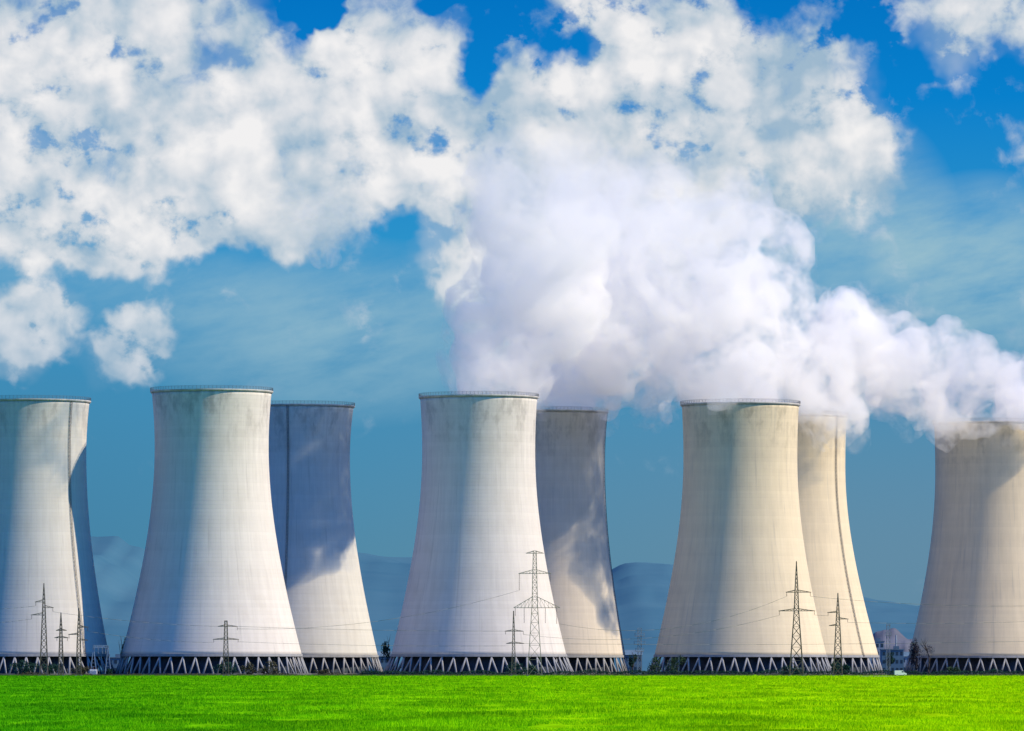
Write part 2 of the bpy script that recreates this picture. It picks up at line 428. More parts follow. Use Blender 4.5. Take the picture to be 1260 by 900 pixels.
def grass_mat():
    m, t, b = material('grass_blade', 1.0, .0)
    nt = m.node_tree
    tc = nt.nodes.new('ShaderNodeTexCoord'); P = tc.outputs['Object']
    x, y, z = t.sep(P)
    g = t.mr(t.math('DIVIDE', x, t.math('MAXIMUM', y, 50)), -.09, .07, kind='LINEAR')
    n1 = t.noise(t.comb(t.math('MULTIPLY', x, .12), t.math('MULTIPLY', y, .022), 0.0), 1.0, 6, .6)
    n2 = t.noise(P, .9, 4, .6)
    g = t.math('ADD', g, t.math('MULTIPLY', t.math('SUBTRACT', n1, .5), .9))
    g = t.math('ADD', g, t.math('MULTIPLY', t.math('SUBTRACT', n2, .5), .7))
    n3 = t.noise(t.comb(t.math('MULTIPLY', x, .5), t.math('MULTIPLY', y, .09), 6.0), 1.0, 4, .6)
    g = t.math('ADD', g, t.math('MULTIPLY', t.math('SUBTRACT', n3, .5), .9))
    base = t.ramp(g, [(0.0, (.08, .42, .004)), (.5, (.24, .62, .003)), (1.0, (.45, .76, .002))])
    vv = t.mr(n1, .30, .68, .72, 1.12)
    base = t.mix(1.0, base, t.comb(vv, vv, vv), 'MULTIPLY')
    t.val(b.inputs['Base Color'], base)
    tr = nt.nodes.new('ShaderNodeBsdfTranslucent'); t.val(tr.inputs[0], base)
    mx = nt.nodes.new('ShaderNodeMixShader'); mx.inputs[0].default_value = .35
    nt.links.new(b.outputs[0], mx.inputs[1]); nt.links.new(tr.outputs[0], mx.inputs[2])
    nt.links.new(mx.outputs[0], nt.nodes['Material Output'].inputs[0])
    return m
M['grass'] = grass_mat()

# ground sheet to the horizon
ys = [-3000, 100, 2000, 2600, 4000, 9000, 20000, 45000]
v = []; f = []
for yy in ys:
    for xx in (-20000, -2000, 0, 2000, 20000): v.append((xx, yy, 0))
for j in range(len(ys)-1):
    for i in range(4): f.append((j*5+i, j*5+i+1, (j+1)*5+i+1, (j+1)*5+i))
tag(mesh_obj('ground', v, f, M['ground']), 'rough dry ground around the cooling towers', None, None, 'structure')

# field: gently uneven sheet from before the camera to the hedge
FIELD_END = 2395
def fieldz(x, y):
    return .012 + .10*(mnoise.noise(Vector((x*.03, y*.012, 0)))+.55) + .05*(mnoise.noise(Vector((x*.2, y*.06, 3)))+.6)
fy = list(np.concatenate([np.linspace(-60, 180, 30), np.geomspace(181, FIELD_END, 230)]))
nx = 200
v = []; f = []
for yy in fy:
    hw = 60+max(yy, 0)*.16
    for i in range(nx+1):
        xx = -hw+2*hw*i/nx
        v.append((xx, yy, max(.012, fieldz(xx, yy))))
for j in range(len(fy)-1):
    for i in range(nx):
        a = j*(nx+1)+i; f.append((a, a+1, a+nx+2, a+nx+1))
tag(mesh_obj('field', v, f, M['field'], None, True), 'bright green young crop field running up to the power station', None, None, 'structure')

# grass blades, thickest in the part of the field seen nearest
def grass(n_tuft=90000, blades=5):
    u = rng.random(n_tuft)
    y = 272*np.power(2380/272, u**1.35)
    x = (rng.random(n_tuft)*2-1)*(y*.098+3)
    keep = np.array([mnoise.noise(Vector((a*.28, b*.06, 9))) for a, b in zip(x, y)]) > -.32
    x, y = x[keep], y[keep]; n = len(x)
    z = np.array([max(.012, fieldz(a, b)) for a, b in zip(x, y)])
    sc_ = .75+.6*np.array([mnoise.noise(Vector((a*.15, b*.04, 5))) for a, b in zip(x, y)])
    sc_ = sc_*(1+ (y-272)/1400)
    V = []; Fs = []
    for k in range(blades):
        th = rng.random(n)*2*PI; ln = (.11+.15*rng.random(n))*sc_; lean = (.15+.5*rng.random(n))*ln
        w = .012+.018*rng.random(n)*sc_+ y*2.2e-5
        bx = x+(rng.random(n)-.5)*.45; by = y+(rng.random(n)-.5)*.45
        px, py = np.cos(th), np.sin(th)
        a = np.stack([bx-px*w, by-py*w, z-.02], 1); b = np.stack([bx+px*w, by+py*w, z-.02], 1)
        c = np.stack([bx+px*w*.25-py*lean, by+py*w*.25+px*lean, z+ln], 1); d = np.stack([bx-px*w*.5-py*lean*.5, by-py*w*.5+px*lean*.5, z+ln*.6], 1)
        V.append(np.stack([a, b, c, d], 1).reshape(-1, 3))
    V = np.concatenate(V); Fc = np.arange(len(V)).reshape(-1, 4)
    return from_np('grass', V, Fc, M['grass'])
tag(grass(), 'short bright green blades across the near field', 'grass', None, 'stuff')

# pale track in the field edge at the right
M['track'] = plain('pale_dust', (.42, .46, .25), .95, .2, .2)
v = []; f = []
n = 24
for i in range(n+1):
    xx = wx(1055, 2100)+(wx(1108, 2100)-wx(1055, 2100))*i/n
    w = 26*math.sin(PI*i/n)**.5*(1+.3*math.sin(i*1.7))
    v += [(xx, 2120-w, fieldz(xx, 2120-w)+.22), (xx, 2120+w, fieldz(xx, 2120+w)+.22)]
for i in range(n): f.append((2*i, 2*i+2, 2*i+3, 2*i+1))
tag(mesh_obj('path', v, f, M['track']), 'pale dusty track end at the far side of the field', None, None, 'structure')

# ---------------------------------------------------------------- hills
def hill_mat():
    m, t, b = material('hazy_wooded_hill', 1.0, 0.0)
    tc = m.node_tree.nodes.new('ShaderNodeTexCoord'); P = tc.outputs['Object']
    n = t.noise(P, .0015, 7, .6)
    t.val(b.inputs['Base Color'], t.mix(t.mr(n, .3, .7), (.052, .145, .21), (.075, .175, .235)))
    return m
M['hill'] = hill_mat()
def hills():
    pts = [(-400, 655), (-150, 640), (0, 650), (95, 652), (120, 664), (165, 690), (230, 700), (330, 690), (410, 668), (450, 672), (500, 676),
           (560, 690), (640, 700), (740, 700), (790, 686), (830, 686), (900, 700), (1000, 722), (1060, 727), (1130, 730), (1250, 735), (1500, 722), (1800, 730)]
    def prof(px):
        for (a, ya), (b, yb) in zip(pts[:-1], pts[1:]):
            if a <= px <= b:
                s = (px-a)/(b-a); s = s*s*(3-2*s); return ya+(yb-ya)*s
        return 730
    v = []; f = []; nx_, ny_ = 300, 36
    for j in range(ny_):
        s = j/(ny_-1); Y = 6500+5500*s
        for i in range(nx_):
            px = -390+2180*i/(nx_-1)
            X = wx(px, 9000)*(Y/9000)**.3
            hpk = (HY-prof(px))*9500/F
            env = math.sin(PI*min(1, s*1.35)*.5)**1.6 if s < .74 else math.cos((s-.74)/.26*PI/2)
            h = hpk*env + 30*env*mnoise.fractal(Vector((X*.0016, Y*.0011, 0)), .8, 2.0, 6)
            v.append((X, Y, h-4 if 0 < j < ny_-1 else -20))
    for j in range(ny_-1):
        for i in range(nx_-1):
            a = j*nx_+i; f.append((a, a+1, a+nx_+1, a+nx_))
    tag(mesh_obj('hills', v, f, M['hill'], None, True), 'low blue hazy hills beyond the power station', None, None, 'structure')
hills()

# ---------------------------------------------------------------- steam
def vol_mat(name, dens, lo, hi, scale, glow, step=1.0):
    m = bpy.data.materials.new(name); m.use_nodes = True
    nt = m.node_tree; nt.nodes.clear(); t = NT(nt)
    out = nt.nodes.new('ShaderNodeOutputMaterial'); s = nt.nodes.new('ShaderNodeVolumeScatter')
    tc = nt.nodes.new('ShaderNodeTexCoord'); P = tc.outputs['Object']
    n = t.noise(P, scale, 3, .6, 1.4)
    n = t.math('ADD', n, t.math('MULTIPLY', t.math('SUBTRACT', t.noise(P, scale*4.5, 3, .6, .8), .5), .42))
    x, y, z = t.sep(P)
    d = t.math('MULTIPLY', t.mr(n, lo, hi), t.mr(z, 175, 255, 1.0, .0))
    s.inputs['Color'].default_value = (1, .935, .84, 1); s.inputs['Anisotropy'].default_value = -.05
    t.val(s.inputs['Density'], t.math('MULTIPLY', d, dens))
    # stands in for the scattering orders beyond the renderer's bounce limit
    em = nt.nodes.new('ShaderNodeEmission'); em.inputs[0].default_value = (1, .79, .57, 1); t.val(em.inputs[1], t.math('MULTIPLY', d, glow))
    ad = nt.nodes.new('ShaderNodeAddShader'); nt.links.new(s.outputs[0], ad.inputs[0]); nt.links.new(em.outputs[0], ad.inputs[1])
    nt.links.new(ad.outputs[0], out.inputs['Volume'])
    m.cycles.volume_step_rate = step
    return m
def hull(name, blobs, grow, disp, mat, parent=None, vox=3.0, seed=0):
    """union of balls, then billowed: one closed skin"""
    bm = bmesh.new()
    for (px, py, r, Y) in blobs:
        c = Vector((wx(px, Y), Y, wz(py, Y))); rr = r*Y/F*grow
        bmesh.ops.create_icosphere(bm, subdivisions=3, radius=rr, matrix=Matrix.Translation(c) @ Matrix.Diagonal((1, 1.0, 1, 1)))
    me = bpy.data.meshes.new(name+'_src'); bm.to_mesh(me); bm.free()
    o = bpy.data.objects.new(name+'_src', me); C.objects.link(o)
    def rem(v_):
        r_ = o.modifiers.new('r', 'REMESH'); r_.mode = 'VOXEL'; r_.voxel_size = v_
    rem(vox)
    e = None
    for k, (size, st) in enumerate(disp):
        tx = bpy.data.textures.new('billow%d' % k, 'CLOUDS'); tx.noise_scale = size; tx.noise_depth = 2; tx.noise_basis = 'ORIGINAL_PERLIN'
        dm = o.modifiers.new('d', 'DISPLACE'); dm.texture = tx; dm.strength = st; dm.mid_level = .5; dm.texture_coords = 'GLOBAL'
    rem(vox*.8)
    dg = bpy.context.evaluated_depsgraph_get(); dg.update()
    m2 = bpy.data.meshes.new_from_object(o.evaluated_get(dg))
    bpy.data.objects.remove(o)
    m2.materials.clear(); m2.materials.append(mat)
    m2.name = name
    return link(bpy.data.objects.new(name, m2), parent)
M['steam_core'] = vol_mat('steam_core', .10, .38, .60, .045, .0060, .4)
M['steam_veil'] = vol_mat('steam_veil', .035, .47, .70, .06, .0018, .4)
plume5 = [(702, 500, 34, 2752), (700, 470, 46, 2740), (672, 468, 40, 2725), (728, 450, 44, 2735), (640, 440, 48, 2670), (690, 430, 52, 2700), (655, 395, 58, 2670), (640, 340, 68, 2660), (632, 280, 72, 2650),
          (625, 215, 66, 2648), (700, 360, 62, 2670), (720, 430, 36, 2710), (605, 430, 52, 2655), (645, 462, 42, 2665), (735, 470, 40, 2715), (600, 370, 50, 2650), (590, 470, 36, 2650), (745, 500, 24, 2715), (700, 290, 66, 2655), (690, 200, 70, 2652)]
plume6 = [(880, 490, 26, 2645), (940, 488, 26, 2650), (910, 470, 50, 2690), (800, 500, 26, 2710), (850, 455, 56, 2705), (920, 430, 64, 2715),
          (985, 470, 52, 2726), (1010, 505, 30, 2745), (1000, 440, 62, 2732), (900, 375, 76, 2715), (820, 400, 76, 2710), (765, 430, 54, 2700),
          (780, 330, 80, 2705), (860, 310, 66, 2705), (745, 250, 74, 2700), (810, 240, 60, 2705), (950, 370, 54, 2735), (1035, 400, 44, 2750),
          (1050, 480, 36, 2760), (1020, 515, 20, 2750), (1060, 440, 54, 2765), (760, 480, 34, 2700), (815, 515, 22, 2690), (1000, 522, 26, 2724), (1038, 515, 26, 2724), (878, 502, 15, 2606), (900, 492, 12, 2606), (960, 300, 40, 2725), (900, 260, 55, 2710)]
plume8 = [(1205, 505, 30, 2845), (1240, 505, 40, 2849), (1290, 492, 58, 2885), (1170, 480, 42, 2830), (1130, 460, 52, 2800), (1095, 430, 50, 2780),
          (1180, 440, 44, 2815), (1230, 470, 40, 2835), (1275, 478, 40, 2875), (1090, 490, 32, 2790), (1050, 410, 44, 2750), (1160, 516, 22, 2812), (1200, 520, 18, 2815), (1245, 515, 22, 2815), (1120, 505, 24, 2790), (1172, 518, 17, 2812), (1225, 521, 17, 2812), (1268, 516, 22, 2812), (1300, 516, 24, 2812)]
D1 = [(34, 30), (14, 16), (6, 7)]
D2 = [(40, 34), (16, 20), (6, 8)]
for nm, bl, lab in (('steam_plume', plume5, 'white steam column rising behind the clean rimmed tower at centre'),
                    ('steam_plume', plume6, 'broad bright steam cloud boiling out of the two overlapping cream towers'),
                    ('steam_plume', plume8, 'steam stream drifting left from the tower at the right frame edge')):
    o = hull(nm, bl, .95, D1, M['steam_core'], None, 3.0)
    tag(o, lab, 'steam', 'steam plumes above the cooling towers')
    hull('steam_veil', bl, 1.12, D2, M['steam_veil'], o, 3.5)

# thin low cloud shreds, added up-sun to cast dappled shadow on the towers
M['shred'] = vol_mat('shadow_cloud_shred', .04, .46, .66, .055, .0004, .8)
for nm, bl, lab in (('shadow_cloud_shred', [(352, 250, 26, 2485), (385, 270, 34, 2485), (420, 255, 34, 2485), (452, 280, 26, 2485), (398, 305, 26, 2485), (430, 215, 22, 2485)], 'ragged thin cloud shred over the blue gap at upper left centre'),
                    ('shadow_cloud_shred', [(520, 232, 14, 2490), (538, 240, 17, 2490), (556, 236, 12, 2490)], 'tiny thin cloud shred added left of the steam column head for its shadow'),
                    ('shadow_cloud_shred', [(845, 245, 18, 2540), (870, 255, 24, 2540), (898, 246, 16, 2540)], 'small thin cloud shred added above the broad steam cloud for its shadow')):
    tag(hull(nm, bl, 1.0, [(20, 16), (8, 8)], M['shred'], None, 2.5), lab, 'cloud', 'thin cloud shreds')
# ---------------------------------------------------------------- pylons
def bar1(mb, a, b, w): mb.bar(a, b, w)
def pylon(px, ytop, D, base_hw, waist, arms, label, mat, w=.16, spire=None, ins=(), ybase=829, flare=.0):
    """arms: (row, left px, right px, drop of the brace in px); waist: (row, half width px); spire: row where the mast ends"""
    k = D/F
    z_of = lambda y: wz(y, D)
    x_of = lambda q: (q-px)*k
    t = thing('transmission_tower', label, 'electricity pylon', (wx(px, D), D, 0), 0, 'lattice pylons in front of the cooling towers')
    H = z_of(ytop); wy, whw = waist; zw = z_of(wy); sp = z_of(spire) if spire else H
    hb, hw = base_hw*k, whw*k
    def half(z):
        if z < zw: return hb+(hw-hb)*(z/zw)**(1.0-flare*.4)
        if z < sp: return hw+(hw*.55-hw)*((z-zw)/max(.1, sp-zw))
        return max(.05, hw*.55*(1-(z-sp)/max(.1, H-sp)))
    mb = MB()
    lv = [0]; z = 0
    while z < H-1.0:
        z += max(1.6, half(z)*2*1.15); lv.append(min(z, H))
    if lv[-1] < H: lv.append(H)
    for z0, z1 in zip(lv[:-1], lv[1:]):
        a, b = half(z0), half(z1)
        c0 = [(-a, -a, z0), (a, -a, z0), (a, a, z0), (-a, a, z0)]; c1 = [(-b, -b, z1), (b, -b, z1), (b, b, z1), (-b, b, z1)]
        for i in range(4):
            j = (i+1) % 4
            mb.bar(c0[i], c1[i], w*1.5); mb.bar(c0[i], c1[j], w*.7); mb.bar(c0[j], c1[i], w*.7); mb.bar(c1[i], c1[j], w*.7)
    mb.build('lattice_body', mat, t)
    ft = MB()
    for sx in (-1, 1):
        for sy in (-1, 1): ft.box((sx*hb, sy*hb, .25), (.9, .9, .5))
    ft.build('footing', M['basin'], t)
    for (y, xl, xr, br) in arms:
        z = z_of(y); b = half(z); zb = z_of(y-br)
        mb = MB()
        for xe in (x_of(xl), x_of(xr)):
            if abs(xe) < .3: continue
            s = 1 if xe > 0 else -1
            tip = (xe, 0, z)
            for yy in (-b, b):
                mb.bar((0, yy, z), tip, w*1.2); mb.bar((s*b*.5, yy, zb), tip, w*1.1)
            n = max(2, int(abs(xe)/1.4))
            for i in range(1, n):
                f0 = i/n
                lo = Vector((s*b, -b, z)).lerp(Vector(tip), f0); up = Vector((s*b*.5, -b, zb)).lerp(Vector(tip), f0)
                up2 = Vector((s*b*.5, -b, zb)).lerp(Vector(tip), max(0, f0-1/n))
                mb.bar(lo, up, w*.6); mb.bar(lo, up2, w*.6)
        mb.build('crossarm', mat, t)
    for (x, y0, y1) in ins:
        mb = MB(); X = x_of(x); za, zb = z_of(y0), z_of(y1)
        mb.cyl((X, 0, zb), (X, 0, za), .05, 6)
        n = int((za-zb)/.35)
        for i in range(n):
            z = zb+.2+(za-zb-.3)*i/n; mb.cyl((X, 0, z), (X, 0, z+.12), .19, 8, .11)
        mb.build('insulator', M['insul'], t)
    return t
pylon(54, 718, 2330, 5, (757, 2.0), [(741, 43, 54, 3), (748, 54, 66, 3), (757, 38, 54, 3)], 'slender pylon with staggered arms, tallest before the leftmost cooling tower', M['steel'], .17, 735, [(44, 741, 746), (65, 748, 753), (39, 757, 762)])
pylon(75, 754, 2380, 3, (800, 2.2), [(776, 69, 82, 2), (785, 67, 84, 2)], 'shorter of the pair of thin pylons right of the slender staggered one', M['steel'], .2, 772, [(70, 785, 789), (83, 785, 789)])
pylon(97, 748, 2370, 3, (790, 2.1), [(772, 97, 109, 2), (781, 84, 97, 2), (788, 97, 108, 2)], 'thin pylon standing before the shadow edge of the leftmost cooling tower', M['steel'], .2, 768, [(108, 772, 777), (85, 781, 786)])
pylon(278, 764, 2350, 3.6, (806, 2.8), [(771, 268, 292, 2), (787, 262, 294, 2)], 'squat square topped pylon alone before the tall steamless tower', M['steel'], .18, None, [(292, 771, 776), (263, 787, 791), (293, 787, 791)])
pylon(658, 678, 2300, 9, (745, 3.4), [(681, 647, 669, 3), (706, 638, 678, 5), (748, 632, 689, 14)], 'largest pale lattice pylon with three wide crossarms at the centre', M['pale_steel'], .17, None,
      [(639, 706, 727), (677, 706, 716), (634, 748, 758), (645, 748, 767), (671, 748, 767), (685, 748, 768)])
pylon(632, 752, 2360, 3, (800, 1.6), [(777, 621, 644, 2), (792, 623, 645, 2)], 'small dark pylon just left of the largest one', M['steel'], .19, 770, [(622, 777, 781), (644, 777, 781)])
pylon(980, 691, 2320, 8.5, (755, 3.0), [(729, 967, 998, 3), (752, 958, 1003, 3)], 'dark spired pylon with splayed legs before the cream front tower', M['steel'], .2, 722, [(968, 729, 734), (997, 729, 734), (959, 752, 757), (1002, 752, 757)])
pylon(1031, 730, 2360, 5.5, (772, 2.6), [(754, 1018, 1031, 2), (762, 1031, 1044, 2), (770, 1020, 1031, 2)], 'dark pylon with short staggered arms before the sunlit rear tower', M['steel'], .19, 750, [(1019, 754, 758), (1043, 762, 766)])

# wires, each span its own
def wire(pts, D, sag, label, r=.05):
    V = []
    for (xa, ya), (xb, yb) in zip(pts[:-1], pts[1:]):
        for i in range(13):
            s = i/12
            V.append(Vector((wx(xa+(xb-xa)*s, D), D, wz(ya+(yb-ya)*s+sag*4*s*(1-s), D))))
    mb = MB()
    for a, b in zip(V[:-1], V[1:]):
        if (b-a).length > .01: mb.cyl(a, b, r, 5)
    tag(mb.build('overhead_wire', M['wire'], None, True), label, 'power cable', 'power cables strung between the pylons')
wire([(43, 746), (-60, 750)], 2330, 2, 'cable running left from the upper arm of the slender staggered pylon')
wire([(39, 762), (-60, 768)], 2330, 2, 'cable running left from the lowest arm of the slender staggered pylon')
wire([(65, 753), (268, 771)], 2340, 3, 'cable from the slender staggered pylon to the squat pylon')
wire([(108, 777), (262, 791)], 2360, 3, 'cable from the thin pylon at the shadow edge to the squat pylon, low')
wire([(292, 771), (622, 777)], 2352, 1.5, 'cable from the squat pylon to the small dark pylon, upper')
wire([(294, 790), (622, 795)], 2354, 2, 'cable from the squat pylon to the small dark pylon, lower')
wire([(292, 774), (638, 727)], 2330, 14, 'cable climbing from the squat pylon to the middle arm of the largest pylon')
wire([(644, 781), (960, 757)], 2340, 16, 'cable from the small dark pylon to the dark spired pylon')
wire([(689, 768), (968, 734)], 2310, 22, 'cable from the lowest arm of the largest pylon to the dark spired pylon')
wire([(1002, 757), (1019, 758)], 2345, 0, 'short cable between the two dark pylons at the right')
wire([(1043, 766), (1330, 762)], 2360, 3, 'cable running right from the pylon with short staggered arms, over the edge tower')
wire([(997, 734), (1330, 744)], 2330, 6, 'cable running right from the upper arm of the dark spired pylon')
wire([(645, 792), (1330, 788)], 2375, 3, 'lowest long cable crossing before the cream towers')

# ---------------------------------------------------------------- plants
def leaf_mat(name, a, b_):
    m, t, b = material(name, .8, .15)
    tc = m.node_tree.nodes.new('ShaderNodeTexCoord')
    n = t.noise(tc.outputs['Object'], .9, 4, .6)
    t.val(b.inputs['Base Color'], t.mix(t.mr(n, .32, .68), a, b_)); return m
M['leaf_teal'] = leaf_mat('dark_teal_leaves', (.010, .040, .034), (.03, .085, .055))
M['leaf_green'] = leaf_mat('dull_green_leaves', (.03, .065, .035), (.075, .12, .05))
M['leaf_brown'] = leaf_mat('brownish_scrub', (.045, .045, .025), (.11, .10, .05))
M['leaf_plum'] = leaf_mat('dark_plum_twigs', (.022, .02, .035), (.05, .045, .06))
M['bark'] = plain('bark', (.06, .05, .045), .95, .3, 2)
def leaves(name, c, ext, n, size, mat, parent=None, seed=1, flat_bottom=True):
    g = np.random.default_rng(seed)
    # clumps in an uneven crown
    nc = max(5, int(n/70))
    cc = g.normal(size=(nc, 3)); cc /= np.linalg.norm(cc, axis=1)[:, None]; cc *= (g.random((nc, 1))**.4)*.8
    cr = .22+.25*g.random(nc)
    idx = g.integers(0, nc, n)
    d = g.normal(size=(n, 3)); d /= np.linalg.norm(d, axis=1)[:, None]
    p = cc[idx] + d*cr[idx][:, None]*(.55+.5*g.random((n, 1)))
    p = p*np.array(ext)
    if flat_bottom: p[:, 2] = np.maximum(p[:, 2], -ext[2]*.97+g.random(n)*.1)
    p = p+np.array(c)
    a = g.normal(size=(n, 3)); a /= np.linalg.norm(a, axis=1)[:, None]
    b = np.cross(a, g.normal(size=(n, 3))); b /= np.linalg.norm(b, axis=1)[:, None]
    s = size*(.6+.8*g.random((n, 1)))
    V = np.stack([p-a*s, p-b*s*.6, p+a*s, p+b*s*.6], 1).reshape(-1, 3)
    return from_np(name, V, np.arange(len(V)).reshape(-1, 4), mat, parent)
def trunk_mesh(h, r, crown_w, seed, mat, parent, nb=7):
    g = random.Random(seed); mb = MB()
    p = Vector((0, 0, 0)); n = 5; pts = [p]
    for i in range(n): p = p+Vector((g.uniform(-.06, .06)*h, g.uniform(-.06, .06)*h, h*.75/n)); pts.append(p)
    for i in range(n): mb.cyl(pts[i], pts[i+1], r*(1-i/n*.6), 8, r*(1-(i+1)/n*.6))
    for i in range(nb):
        s = g.uniform(.3, .98); b = pts[min(n-1, int(s*n))]
        e = b+Vector((g.uniform(-1, 1)*crown_w, g.uniform(-1, 1)*crown_w, h*g.uniform(.12, .35)))
        mb.cyl(b, e, r*.4, 6, r*.12)
        for _ in range(2):
            mb.cyl(b.lerp(e, .6), b.lerp(e, .6)+Vector((g.uniform(-.5, .5)*crown_w, g.uniform(-.5, .5)*crown_w, h*g.uniform(.05, .2))), r*.18, 5, r*.06)
    return mb.build('trunk', mat, parent, True)
def bush(px, w, ytop, D, mat, label, seed, dens=1.0):
    k = D/F; hw = w/2*k; H = wz(ytop, D)
    t = thing('bush', label, 'bush', (wx(px, D), D, 0), 0, 'bushes along the field edge')
    leaves('foliage', (0, 0, H*.48), (hw*1.05, max(hw*.7, 1.2), H*.55), int(900*dens*max(1, w/22)), .26, mat, t, seed)
    mb = MB(); g = random.Random(seed)
    for i in range(5):
        mb.cyl((g.uniform(-.3, .3)*hw, g.uniform(-.3, .3), 0), (g.uniform(-.8, .8)*hw, g.uniform(-.6, .6), H*g.uniform(.4, .8)), .09, 5, .04)
    mb.build('stem', M['bark'], t)
def tree(px, w, ytop, D, mat, label, seed, n=1500, cb=.3, size=.3):
    k = D/F; hw = w/2*k; H = wz(ytop, D)
    t = thing('tree', label, 'tree', (wx(px, D), D, 0), 0, 'trees among the cooling towers')
    trunk_mesh(H, .10+H*.018, hw*.75, seed, M['bark'], t)
    c0 = H*cb
    leaves('crown', (0, 0, (H+c0)/2), (hw, hw, (H-c0)/2), n, size, mat, t, seed, False)
B = [(30, 40, 811, 2405, 'leaf_teal', 'wide dark blue green bush before the leftmost tower columns'),
     (60, 26, 813, 2403, 'leaf_teal', 'round dark bush at the foot of the slender staggered pylon'),
     (100, 22, 819, 2401, 'leaf_brown', 'low brownish bush below the thin pylon at the shadow edge'),
     (134, 9, 823, 2399, 'leaf_teal', 'tiny dark bush in the gap between the two leftmost towers'),
     (277, 30, 813, 2403, 'leaf_teal', 'dark bush at the foot of the squat pylon'),
     (306, 22, 815, 2404, 'leaf_brown', 'brownish scrub bush just right of the squat pylon'),
     (332, 26, 813, 2406, 'leaf_brown', 'brownish scrub bush before the right columns of the tall steamless tower'),
     (398, 20, 821, 2405, 'leaf_brown', 'low scrub before the columns of the grey shadowed tower'),
     (636, 26, 815, 2402, 'leaf_teal', 'teal bush at the foot of the small dark pylon'),
     (655, 18, 818, 2400, 'leaf_teal', 'smaller teal bush under the largest pylon'),
     (806, 20, 808, 2410, 'leaf_green', 'dull green bush left before the cream front tower'),
     (832, 28, 805, 2412, 'leaf_green', 'larger dull green bush covering the left columns of the cream front tower'),
     (975, 32, 818, 2402, 'leaf_teal', 'low teal bush under the dark spired pylon'),
     (1026, 24, 814, 2402, 'leaf_teal', 'dark teal bush under the pylon with short staggered arms'),
     (1040, 16, 817, 2400, 'leaf_teal', 'small teal bush at the right base of the sunlit rear tower'),
     (1172, 20, 820, 2404, 'leaf_green', 'low green bush before the left columns of the edge tower')]
for i, (px, w, yt, D, m_, lab) in enumerate(B): bush(px, w, yt, D, M[m_], lab, 20+i)
tree(475, 13, 781, 2590, M['leaf_teal'], 'dark tree widening upward in the gap left of the central tower', 5, 900, .35, .3)
tree(1126, 15, 786, 2500, M['leaf_plum'], 'dense dark plum tree beside the left base of the edge tower', 6, 1300, .1, .3)
tree(1143, 26, 781, 2520, M['leaf_plum'], 'thin bare crowned tree right of the plum tree', 7, 500, .35, .16)
tree(1096, 16, 800, 2950, M['leaf_teal'], 'dark tree by the far buildings in the right gap', 8, 700, .2, .35)
tree(154, 9, 780, 2600, M['leaf_teal'], 'thin dark poplar at the left base of the tall steamless tower', 9, 600, .15, .3)
tree(778, 16, 800, 2900, M['leaf_teal'], 'dark tree in the gap between the shadowed tower and the cream front tower', 10, 700, .2, .35)

# hedge along the far edge of the field
def hedge():
    g = np.random.default_rng(5); n = 34000
    x = wx(445, 2398)+(wx(1330, 2398)-wx(445, 2398))*g.random(n)
    hh = np.array([2.0+1.3*mnoise.noise(Vector((a*.11, 0, 0)))+.5*mnoise.noise(Vector((a*.5, 4, 0))) for a in x])
    p = np.stack([x, 2398+g.normal(size=n)*.8, np.maximum(.05, hh*g.random(n)**.7)], 1)
    a = g.normal(size=(n, 3)); a /= np.linalg.norm(a, axis=1)[:, None]
    b = np.cross(a, g.normal(size=(n, 3))); b /= np.linalg.norm(b, axis=1)[:, None]
    s = .2*(.6+.8*g.random((n, 1)))
    V = np.stack([p-a*s, p-b*s*.6, p+a*s, p+b*s*.6], 1).reshape(-1, 3)
    tag(from_np('hedge', V, np.arange(len(V)).reshape(-1, 4), M['leaf_teal']), 'long low dark hedge along the far edge of the field', 'hedge')
hedge()
def scrub():
    g = np.random.default_rng(15); n = 15000
    x = wx(-40, 2400)+(wx(450, 2400)-wx(-40, 2400))*g.random(n)
    hh = np.array([.75+1.3*mnoise.noise(Vector((a*.09, 7, 0)))+.6*mnoise.noise(Vector((a*.6, 4, 2))) for a in x])
    p = np.stack([x, 2400+g.normal(size=n)*.8, np.maximum(.05, hh*g.random(n)**.7)], 1)
    a = g.normal(size=(n, 3)); a /= np.linalg.norm(a, axis=1)[:, None]
    b = np.cross(a, g.normal(size=(n, 3))); b /= np.linalg.norm(b, axis=1)[:, None]
    s = .18*(.6+.8*g.random((n, 1)))
    V = np.stack([p-a*s, p-b*s*.6, p+a*s, p+b*s*.6], 1).reshape(-1, 3)
    tag(from_np('scrub', V, np.arange(len(V)).reshape(-1, 4), M['leaf_brown']), 'strip of low brownish scrub along the left half of the far field edge', 'scrub', None, 'stuff')
scrub()
M['dry'] = leaf_mat('dry_verge_grass', (.10, .12, .035), (.20, .19, .07))
def verge():
    g = np.random.default_rng(6); n = 30000
    x = wx(-40, 2394)+(wx(1330, 2394)-wx(-40, 2394))*g.random(n)
    y = 2392+g.random(n)*7; ln = .25+.5*g.random(n); th = g.random(n)*2*PI; w = .06
    V = np.stack([np.stack([x-w, y, 0*x], 1), np.stack([x+w, y, 0*x], 1), np.stack([x+w*.5+np.cos(th)*.2, y, ln], 1), np.stack([x-w*.5+np.cos(th)*.2, y, ln], 1)], 1).reshape(-1, 3)
    tag(from_np('verge_grass', V, np.arange(len(V)).reshape(-1, 4), M['dry']), 'strip of dry uncut grass at the far field edge', 'grass', None, 'stuff')
verge()

